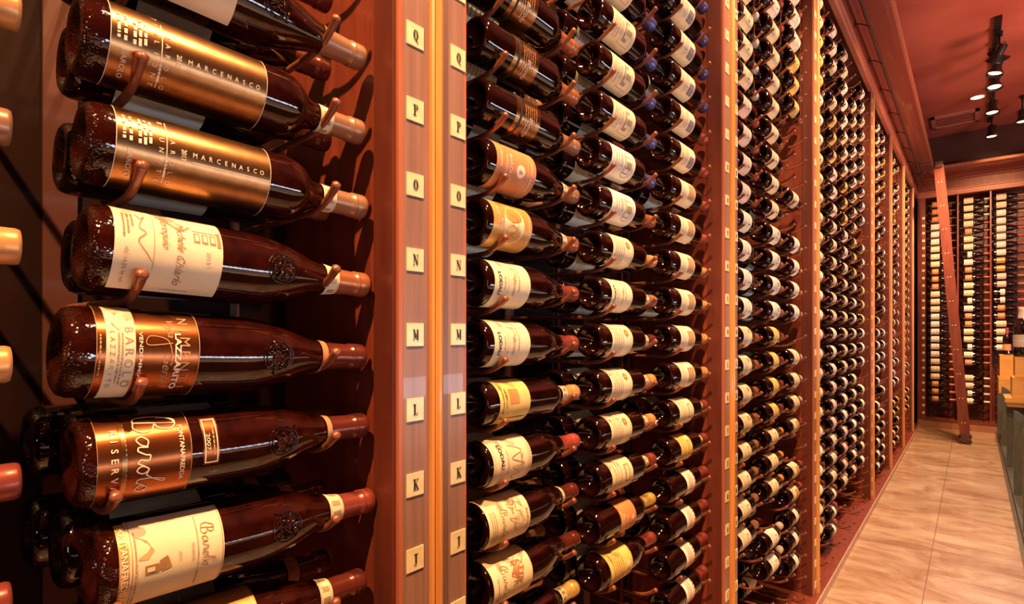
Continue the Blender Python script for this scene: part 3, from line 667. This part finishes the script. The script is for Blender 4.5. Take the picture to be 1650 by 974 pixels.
rack_col(TIP1-.649, range(0, 9), lbl='copper peg rack at the extreme left picture edge, mostly out of view')

# ------------------------------------------------------------------ bays 2-4 and the rest
ORD = ['', 'first', 'second', 'third', 'fourth', 'fifth', 'sixth', 'seventh', 'eighth', 'ninth', 'tenth', 'eleventh', 'twelfth', 'thirteenth', 'fourteenth', 'fifteenth', 'sixteenth', 'seventeenth', 'eighteenth', 'nineteenth', 'twentieth',
       'twenty-first', 'twenty-second', 'twenty-third', 'twenty-fourth', 'twenty-fifth', 'twenty-sixth', 'twenty-seventh', 'twenty-eighth', 'twenty-ninth', 'thirtieth', 'thirty-first']
CAPN = {'tan': 'tan', 'copper': 'copper', 'dark': 'dark red', 'black': 'black', 'orange': 'orange', 'blue': 'violet-blue', 'red': 'red', 'gold': 'gold', 'white': 'pale', 'burg': 'burgundy'}
P2 = [  # per column: {row k: (kind, design, cap, roll, band)}
 {-2: ('bord', 'orange', 'copper', -20, None), -1: ('bord', 'orange', 'copper', -20, None), 0: ('bord', 'orange', 'tan', -20, None), 1: ('burg', 'medal', 'tan', -12, SEAL), 2: ('burg', 'oval', 'copper', -5, SEAL), 3: ('burg', 'lodali', 'burg', -2, None),
  4: ('burg', 'lodali', 'burg', 0, None), 5: ('bord', 'yellow', 'orange', 5, SEAL), 6: ('burg', 'lodali2', 'red', 5, None), 7: ('burg', 'draw', 'dark', 10, (.236, .246)), 8: ('burg', 'draw2', 'dark', 12, None), 9: ('bord', 'ochre', 'gold', 15, SEAL)},
 {}, {}]
for k in range(-6, 10):
    if k <= -1: P2[1][k] = ('bord', 'arch', 'blue', -18, None)
    elif k == 0: P2[1][k] = ('bord', 'arch2', 'blue', -15, None)
    elif k == 1: P2[1][k] = ('bord', 'arch2', 'copper', -12, None)
    elif k == 2: P2[1][k] = ('bord', 'seal', 'orange', -8, None)
    elif k in (3, 4): P2[1][k] = ('bord', 'lodali' if k == 3 else 'seal', 'tan' if k == 3 else 'dark', 0, SEAL)
    elif k in (5, 6): P2[1][k] = ('bord', 'seal', 'orange', 5, SEAL)
    elif k == 7: P2[1][k] = ('bord', 'cream', 'burg', 10, SEAL)
    elif k == 8: P2[1][k] = ('bord', 'brown', 'gold', 12, None)
    else: P2[1][k] = ('burg', 'ochre', 'burg', 14, None)
for k in range(-8, 12):
    P2[2][k] = ('bord', 'purple', 'blue' if k < -2 else ('red' if k < 0 else 'tan'), -12, None) if k < 0 else (('bord', 'square', ('red' if k < 2 else 'orange'), 0, None) if k < 6 else
               (('bord', 'cream', 'burg', 8, SEAL) if k == 6 else (('bord', 'buff', 'burg', 10, SEAL) if k == 7 else ('bord', 'blacktop', 'burg', 12, None))))
COLN3 = ['left', 'middle', 'right']
for c, tip in enumerate((.940, 1.295, 1.650)):
    rack_col(tip-.300, range(-10, 13), lbl='copper peg rack, %s column of the bay right of the first pilaster' % COLN3[c])
    ks = sorted(P2[c])
    for n, k in enumerate(ks):
        kind, des, cap, roll, band = P2[c][k]; j = random.Random(k*7+c).uniform(-.004, .004)
        bottle(frame_wall(XB1, tip-.300+j, row_z(k)+.002, roll), kind, des, cap, 'bottle, %s, %s capsule, row %s, %s column of second bay' % (DESC[des], CAPN[cap], (LET(k) or 'Z'), COLN3[c]), 'front bottles right of the first pilaster', 40, band, capz=.246 if band else .236, sh=-.018 if c == 0 else 0)
    # the bottles behind
    for k in ks:
        if c == 0 and k in (3,): continue
        if c == 2 and k % 3 != 0: continue
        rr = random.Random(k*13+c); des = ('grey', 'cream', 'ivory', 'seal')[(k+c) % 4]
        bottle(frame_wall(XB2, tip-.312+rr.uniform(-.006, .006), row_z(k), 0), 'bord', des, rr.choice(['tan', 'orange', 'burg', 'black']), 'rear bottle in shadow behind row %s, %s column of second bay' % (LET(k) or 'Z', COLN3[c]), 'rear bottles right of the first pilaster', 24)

KEYS = ['cream', 'ivory', 'cream', 'arch', 'arch2', 'square', 'seal', 'ivory', 'rose', 'buff', 'narrow', 'cream']
EMPTY3 = {(2, -5), (2, -4), (2, -3), (2, -1), (2, 4), (2, 9), (1, 11)}
n3 = 0
for c, tip in enumerate((2.165, 2.520, 2.850)):
    rack_col(tip-.300, ROWS, lbl='copper peg rack, %s column of the bay right of second pilaster' % COLN3[c])
    rng = {0: range(-9, 12), 1: range(-11, 14), 2: range(-13, 15)}[c]
    for n, k in enumerate(rng):
        if (c, k) in EMPTY3: continue
        rr = random.Random(k*31+c); blk = (k+20)//4
        des = KEYS[(blk*5+c*3) % len(KEYS)]; cap = ['tan', 'burg', 'orange', 'white', 'red', 'black', 'copper'][(blk+c*2) % 7]
        bottle(frame_wall(XB1, tip-.300+rr.uniform(-.005, .005), row_z(k)+.002, -k*1.5*-1 if False else 5), 'bord' if blk % 3 == 1 else 'burg', des, cap,
               'bottle, %s, %s counting down, %s column between second and third pilasters' % (DESC[des], ORD[n+1], COLN3[c]), 'bottles between the second and third pilasters', 28); n3 += 1
N5 = ['first', 'second', 'third', 'fourth', 'fifth']
TIP4 = [3.022+.355*(i+1)-.012 for i in range(5)]
REST = []       # bottles past the three hundred that show largest
for c, tip in enumerate(TIP4):
    rack_col(tip-.300, ROWS, lbl='copper peg rack, %s column in the wide bay past third pilaster' % N5[c])
    for n, k in enumerate(range(-13, 16)):
        rr = random.Random(k*17+c*5); blk = (k+20)//3
        if rr.random() < .06 or (c == 3 and k < -11) or (c > 1 and k > 13): continue
        des = KEYS[(blk*7+c*5) % len(KEYS)]; cap = ['burg', 'tan', 'red', 'white', 'black'][(blk+c) % 5]
        M = frame_wall(XB1, tip-.300, row_z(k)+.002, 5)
        if c in (1, 2):
            bottle(M, 'burg', des, cap, 'bottle, %s, %s counting down, %s column of bay past third pilaster' % (DESC[des], ORD[n+1], N5[c]), 'bottles in the wide bay past the third pilaster', 20)
        else: REST.append((M, des, cap))
for i, (a, b_) in enumerate(((4.94, 5.994), (6.12, 7.184), (7.31, 8.384))):
    for c in range(3):
        tip = a+.350*(c+1)-.010
        if c: rack_col(tip-.300, ROWS, lbl='copper peg rack, %s column of bay past %s pilaster' % (COLN3[c], NAMES_B[i+3]))
        for k in range(-13, 16):
            rr = random.Random(k*19+c*5+i*3); blk = (k+20)//3
            if rr.random() < .10 or (i > 1 and k > 13): continue
            REST.append((frame_wall(XB1, tip-.300, row_z(k), 5), KEYS[(blk*5+c*3+i) % len(KEYS)], ['burg', 'tan', 'red', 'white', 'black'][(blk+c+i) % 5]))
for k in range(-12, 15):
    if random.Random(k*3).random() < .2: continue
    REST.append((frame_wall(XB1, 8.60, row_z(k), 5), KEYS[k % len(KEYS)], 'tan'))
# rear bottles of bays 3+
for tips in ((2.165, 2.520), TIP4[:4]):
    for c, tip in enumerate(tips):
        for k in range(-12, 15):
            if random.Random(k*23+c).random() < .35: continue
            REST.append((frame_wall(XB2, tip-.305, row_z(k), 0), KEYS[(k*3+c) % len(KEYS)], 'burg'))
mb = MB(); LOWP = BORD[1:4]+BORD[5:6]+BORD[7:9]+[(.0325, .206), (.0190, .223), (.0148, .240), (.0142, .290), (.0005, .300)]
for M, des, cap in REST:
    mb.lathe(LOWP, GLASS, 12, xf=M)
    mb.lathe([(RB+.0006, .045), (RB+.0006, .130)], {'rose': PINKP, 'buff': YELL, 'ivory': WHITE, 'narrow': WHITE, 'arch2': WHITE}.get(des, CREAM), 10, xf=M, a0=-1.4, a1=1.4)
    mb.lathe([(.0156, .240), (.0152, .285), (.0160, .287), (.0160, .300), (.0005, .3012)], CAPS[cap], 10, xf=M)
mb.obj('wine_bottles', label='remaining bottles racked in the far bays and behind the front rows', cat='wine bottles', kind='stuff')

# ------------------------------------------------------------------ back wall racks
ABC = ['left', 'middle', 'right']
nb = 0
XS = (-.475, -.130, .190)
for c, x0 in enumerate(XS):
    rack_col(x0, ROWS, wall='back', lbl='peg rack, %s column on the far end wall behind the ladder' % ABC[c], deep=.27)
    for n, k in enumerate(range(-13, 14)):
        rr = random.Random(k*41+c*3)
        if c == 1 and k == 9: continue
        if c == 2 and k > 6: continue
        if c == 0: des = 'strip' if k < -10 else ('grey' if k in (-13, -12) else ['ivory', 'ivory', 'cream', 'strip', 'cream'][(k+13)//3 % 5]); cap = 'dark' if k < 5 else 'red'
        elif c == 1: des = 'cream' if k < -9 else ['strip', 'cream', 'cream', 'narrow', 'ivory', 'strip'][(k+9) % 6]; cap = 'white' if k < -10 or k > 9 else 'red'
        else: des = ['cream', 'ivory', 'ivory', 'ivory', 'gold', 'rose', 'narrow', 'strip'][(k+13)//2 % 8]; cap = ['tan', 'red', 'burg'][(k+13)//3 % 3]
        bottle(frame_back(x0, YEND+.115, row_z(k), 8), 'burg', des, cap, 'bottle, %s, %s from top, %s column on far end wall' % (DESC[des], ORD[n+1], ABC[c]), 'bottles on the far end wall', 20); nb += 1
mb = MB(); mb.box((XS[0]-.02, YEND+.30, .05), (1.2, YEND+.33, ZO1), MAHOG_D)
for x in (XS[1]-.022, XS[2]-.018): mb.box((x-.008, YEND+.02, .11), (x+.008, YEND+.33, ZO1), MAHOG)
mb.box((XF+.085, YEND, ZO1-.0), (1.2, YEND+.33, ZO1+.02), MAHOG)
mb.obj('trim_3', kind='structure')
mb = MB(); mb.box((XF, YEND-.02, 0), (2.2, YEND+.33, .095), noisy('far_plinth', (.30, .12, .06), (.36, .15, .08), .4, 8)); mb.box((XF+.06, YEND-.026, .095), (2.2, YEND+.33, .115), MAHOG)
mb.obj('baseboard_back', kind='structure')

# ------------------------------------------------------------------ ladder rail, ladder
BRZ = noisy('dark_bronze', (.10, .055, .045), (.16, .09, .075), .35, 30, metal=.7)
mb = MB(); mb.tube([(-.500, -2.0, CH+1.93), (-.500, YEND-.15, CH+1.93)], .011, BRZ, 12)
rail = mb.obj('ladder_rail', label='dark metal ladder rail running along the left frieze below the crown', cat='rail')
for y in [x*.62+.35 for x in range(-2, 14)]:
    b_ = MB(); b_.tube([(XF, y, CH+1.965), (-.545, y, CH+1.955), (-.515, y, CH+1.935), (-.500, y, CH+1.915), (-.492, y, CH+1.918)], .004, BRZ, 6)
    b_.box((XF-.001, y-.010, CH+1.945), (XF+.004, y+.010, CH+1.985), BRZ); b_.obj('bracket', rail)
foot = Vector((-.070, 0, .055)); top = Vector((-.310, 0, CH+1.93)); d = (top-foot).normalized(); nrm = Vector((d.z, 0, -d.x))
root = link('rolling_ladder', None, label='tall reddish-brown rolling library ladder leaning toward the left wall rail', cat='ladder'); root.location = (-.07, 8.1, 0)
LW = noisy('ladder_wood', (.12, .026, .015), (.17, .038, .022), .35, 10, (4, 4, .6), coat=.2)
def lo(o): o.parent = root; o.location = Vector(o.location)-Vector(root.location); return o
for yy in (8.10, 8.50):
    mb = MB(); mb.obox(tuple((foot+top)/2+Vector((0, yy, 0))+Vector((0, 0, .03))), (nrm, Vector((0, 1, 0)), d), (.046, .012, (top-foot).length/2-.02), LW)
    for q in range(11):
        p = foot+(top-foot)*(.06+.088*q)
        for s_ in (-.014, .014):
            mb.obox(tuple(p+nrm*s_+Vector((0, yy-.0135, 0))), (nrm, Vector((0, 1, 0)), d), (.004, .003, .004), LIGHTP)
    lo(mb.obj('stile'))
for q in range(11):
    p = foot+(top-foot)*(.06+.088*q); mb = MB(); mb.obox(tuple(p+Vector((0, 8.30, 0))), (Vector((1, 0, 0)), Vector((0, 1, 0)), Vector((0, 0, 1))), (.040, .188, .010), LW); lo(mb.obj('rung'))
for yy in (8.10, 8.50):
    for dx in (-.030, .030):
        w = MB(); M_ = Matrix.Rotation(90*D2R, 4, 'X'); M_.translation = Vector((foot.x+dx, yy, .0325))
        w.lathe([(.006, -.010), (.032, -.010), (.032, .010), (.006, .010), (.006, -.010)], BRZ, 20, xf=M_); lo(w.obj('wheel'))
    w = MB(); w.box((foot.x-.038, yy-.018, .030), (foot.x+.038, yy-.013, .120), BRZ); w.box((foot.x-.038, yy+.013, .030), (foot.x+.038, yy+.018, .120), BRZ); lo(w.obj('wheel_bracket'))
    w = MB(); w.tube([tuple(top+Vector((-.01, yy, .0))), (-.42, yy, CH+1.99), (-.50, yy, CH+1.965), (-.515, yy, CH+1.94)], .010, BRZ, 8)
    w.box((-.525, yy-.03, CH+1.942), (-.475, yy+.03, CH+1.985), BRZ); w.box((top.x-.03, yy-.03, top.z-.02), (top.x+.04, yy+.03, top.z+.05), BRZ)
    lo(w.obj('rail_hook'))

# ------------------------------------------------------------------ ceiling items
zc_ = CH+2.62
mb = MB(); mb.box((.135, 6.05, zc_-.03), (.185, 9.0, zc_), pm('black_metal', (.012, .009, .008), .4)); BLK = MATS['black_metal']
track = mb.obj('light_track', label='black lighting track fixed along the ceiling above the aisle', cat='light track')
LAMP = pm('lamp_glow', (1, .8, .5), .5, emis=(1, .62, .30), es=6)
HEADS = [(.155, 6.28, (-.5, .5, -1.0), 'nearest of the black track spotlights, tilted left'), (.175, 6.34, (.55, .3, -.8), 'black track spotlight turned right, just behind the nearest one'),
         (.158, 6.58, (-.25, -.1, -1), 'second black track spotlight with a slit of amber light'), (.158, 6.95, (-.05, -.2, -1), 'third black track spotlight, wide amber face'),
         (.156, 7.75, (0, -.15, -1), 'fourth black track spotlight hanging below the air vent'), (.170, 8.70, (0, -.1, -1), 'farthest black track spotlight above the end wall'),
         (.42, 8.30, (0, -.1, -1), 'black spotlight cut by the right picture edge')]
for x, y, dr, lb in HEADS:
    h = CH+2.36; root = link('track_spotlight', None, label=lb, cat='spotlight', group='ceiling spotlights'); root.location = (x, y, zc_-.03 if x < .3 else zc_)
    dv = Vector(dr).normalized(); q = dv.to_track_quat('Z', 'Y').to_matrix().to_4x4(); q.translation = Vector((0, 0, h-root.location.z))-dv*.03
    s_ = MB(); s_.tube([(0, 0, 0), (0, 0, h-root.location.z+.02)], .008, BLK, 8); s_.box((-.022, -.04, -.02), (.022, .04, 0), BLK); s_.obj('stem', root)
    b_ = MB(); b_.lathe([(.001, -.075), (.030, -.075), (.034, -.068), (.034, .0), (.040, .02), (.062, .062), (.064, .072), (.060, .072), (.050, .045)], BLK, 24, xf=q); b_.obj('lamp_head', root)
    y_ = MB(); y_.tube([tuple(q @ Vector((.040, 0, -.01))), tuple(q @ Vector((.046, 0, -.06))), tuple(q @ Vector((0, 0, -.095))), tuple(q @ Vector((-.046, 0, -.06))), tuple(q @ Vector((-.040, 0, -.01)))], .004, BLK, 6); y_.obj('yoke', root)
    f_ = MB(); f_.lathe([(.0005, .050), (.050, .052)], LAMP, 24, xf=q); f_.obj('lamp_face', root)
VM = noisy('vent_paint', (.36, .15, .11), (.42, .18, .13), .5, 10)
mb = MB(); x0, x1, y0, y1 = -.40, .06, 8.42, 8.88
for a, b_ in (((x0, y0), (x1, y0+.04)), ((x0, y1-.04), (x1, y1)), ((x0, y0), (x0+.04, y1)), ((x1-.04, y0), (x1, y1))): mb.box((a[0], a[1], zc_-.025), (b_[0], b_[1], zc_), VM)
vent = mb.obj('air_vent', label='rectangular framed air vent in the ceiling above the aisle', cat='vent')
for q in range(5): s_ = MB(); s_.obox((-.17, y0+.07+q*.08, zc_-.010), (Vector((1, 0, 0)), Vector((0, .8, .6)), Vector((0, -.6, .8))), (.17, .026, .002), VM); s_.obj('louvre', vent)
mb = MB(); mb.lathe([(.0005, -.004), (.060, -.004)], LAMP, 24); mb.lathe([(.060, -.006), (.078, -.006), (.080, 0)], VM, 24)
o = mb.obj('recessed_downlight', label='small round recessed downlight in the ceiling beside the spotlights', cat='downlight'); o.location = (.038, 8.02, zc_)

# ------------------------------------------------------------------ right side display case
GRN = noisy('grey_green_panel', (.075, .078, .072), (.11, .112, .10), .35, 20, (3, 3, .6)); DRK = pm('case_dark', (.035, .03, .026), .5)
XR = .235
mb = MB(); mb.box((XR, 3.6, 0), (.95, YEND-.05, .06), GRN); mb.box((.62, 3.6, .06), (.66, YEND-.05, .62), DRK)
case = mb.obj('display_case', label='low grey-green bottle display case along the right edge of the floor', cat='display case')
for y in (4.6, 5.6, 6.7, 7.9, 9.05):
    d_ = MB(); d_.prism([(XR, .06), (.62, .06), (.62, .40), (XR+.10, .62), (XR+.03, .69), (XR, .70)], 'y', y, y+.035, GRN); d_.obj('divider', case)
s_ = MB(); s_.box((XR+.30, 5.9, .595), (.95, YEND-.06, .62), DRK); s_.obj('shelf', case)
mb = MB(); mb.box((XR-.022, 3.4, 0), (XR-.002, YEND-.03, .022), noisy('metal_floor_strip', (.16, .12, .09), (.22, .17, .13), .3, 20, metal=.5)); mb.obj('trim_4', kind='structure')
i_ = 0
for y in (4.95, 6.15, 7.35, 8.55):
    for kz in range(5):
        i_ += 1
        for q in range(1):
            bottle(frame_right(XR+.075, y+.30, .125+.105*kz, 15), 'bord', ['rose', 'ivory', 'cream'][kz % 3], ['white', 'red'][kz % 2],
                   'bottle lying in the right display case, %s shelf up, %s section from camera' % (ORD[kz+1], ORD[[4.95, 6.15, 7.35, 8.55].index(y)+1]), 'bottles in the right display case', 20)
# crates and standing bottles
CRW = noisy('amber_pine', (.56, .26, .05), (.68, .34, .08), .45, 5, (1, 1, 8), coat=.1)
def crate(x, y, z, sx, sy, sz, lb):
    root = link('wooden_crate', None, label=lb, cat='crate', group='amber wine crates'); root.location = (x, y, z); t = .012
    for nm, a, b_ in (('side_board', (0, 0, 0), (t, sy, sz)), ('side_board', (sx-t, 0, 0), (sx, sy, sz)), ('end_board', (t, 0, 0), (sx-t, t, sz)), ('end_board', (t, sy-t, 0), (sx-t, sy, sz)), ('bottom_board', (t, t, 0), (sx-t, sy-t, t))):
        m_ = MB(); m_.box(a, b_, CRW); m_.obj(nm, root)
    m_ = MB(); m_.box((-.001, -.001, sz-.001), (sx+.001, sy+.001, sz+.010), CRW); m_.obj('lid', root)
    return root
crate(XR+.035, 6.65, .700, .50, .32, .175, 'amber wooden crate lowest of the front stack at the right edge')
crate(XR+.055, 6.68, .888, .48, .32, .170, 'amber wooden crate stacked on top of the lowest front one')
crate(XR-.01, 8.05, .790, .34, .33, .235, 'amber wooden crate behind the front stack, nearer the end wall')
mb = MB(); mb.box((XR-.015, 6.62, .66), (.80, 7.05, .698), CRW); mb.box((XR+.0, 6.64, .62), (.78, 7.03, .66), CRW); mb.obj('crate_tray', label='flat amber wooden tray under the front stack of crates', cat='tray')
mb = MB(); mb.box((XR-.02, 8.0, .62), (.80, 8.42, .788), CRW); mb.obj('crate_plinth', label='amber wooden box under the rear crate beside the end wall', cat='box')
def standing(x, y, z, kind, cap, des, lb):
    M = Matrix.Translation((x, y, z)) @ Matrix.Rotation(-110*D2R, 4, 'Z') @ Matrix.Scale(1.5 if 'large' in lb else 1, 4)
    bottle(M, kind, des, cap, lb, 'standing bottles on the crates', 28)
standing(.340, 6.80, 1.069, 'burg', 'white', 'grey', 'large upright bottle with pale capsule standing on the front amber crate')
standing(.420, 6.80, 1.069, 'bord', 'black', None, 'dark upright bottle at the right picture edge on the front crate')
standing(.290, 8.20, 1.036, 'bord', 'red', 'strip', 'upright bottle with orange label on the rear amber crate')

mb = MB(); mb.box((.36, -2.2, .86), (1.45, 3.45, .90), noisy('pale_stone_top', (.66, .58, .50), (.78, .70, .62), .35, 3)); 
ct = mb.obj('reflector_counter', label='pale stone slab, out of view, added so the bottles have something to reflect', cat='reflector_counter')  # unseen slab added as a bright surface for the bottle reflections
mb = MB(); mb.box((.42, -2.1, 0), (1.40, 3.40, .86), GRN); mb.obj('reflector_base', ct)
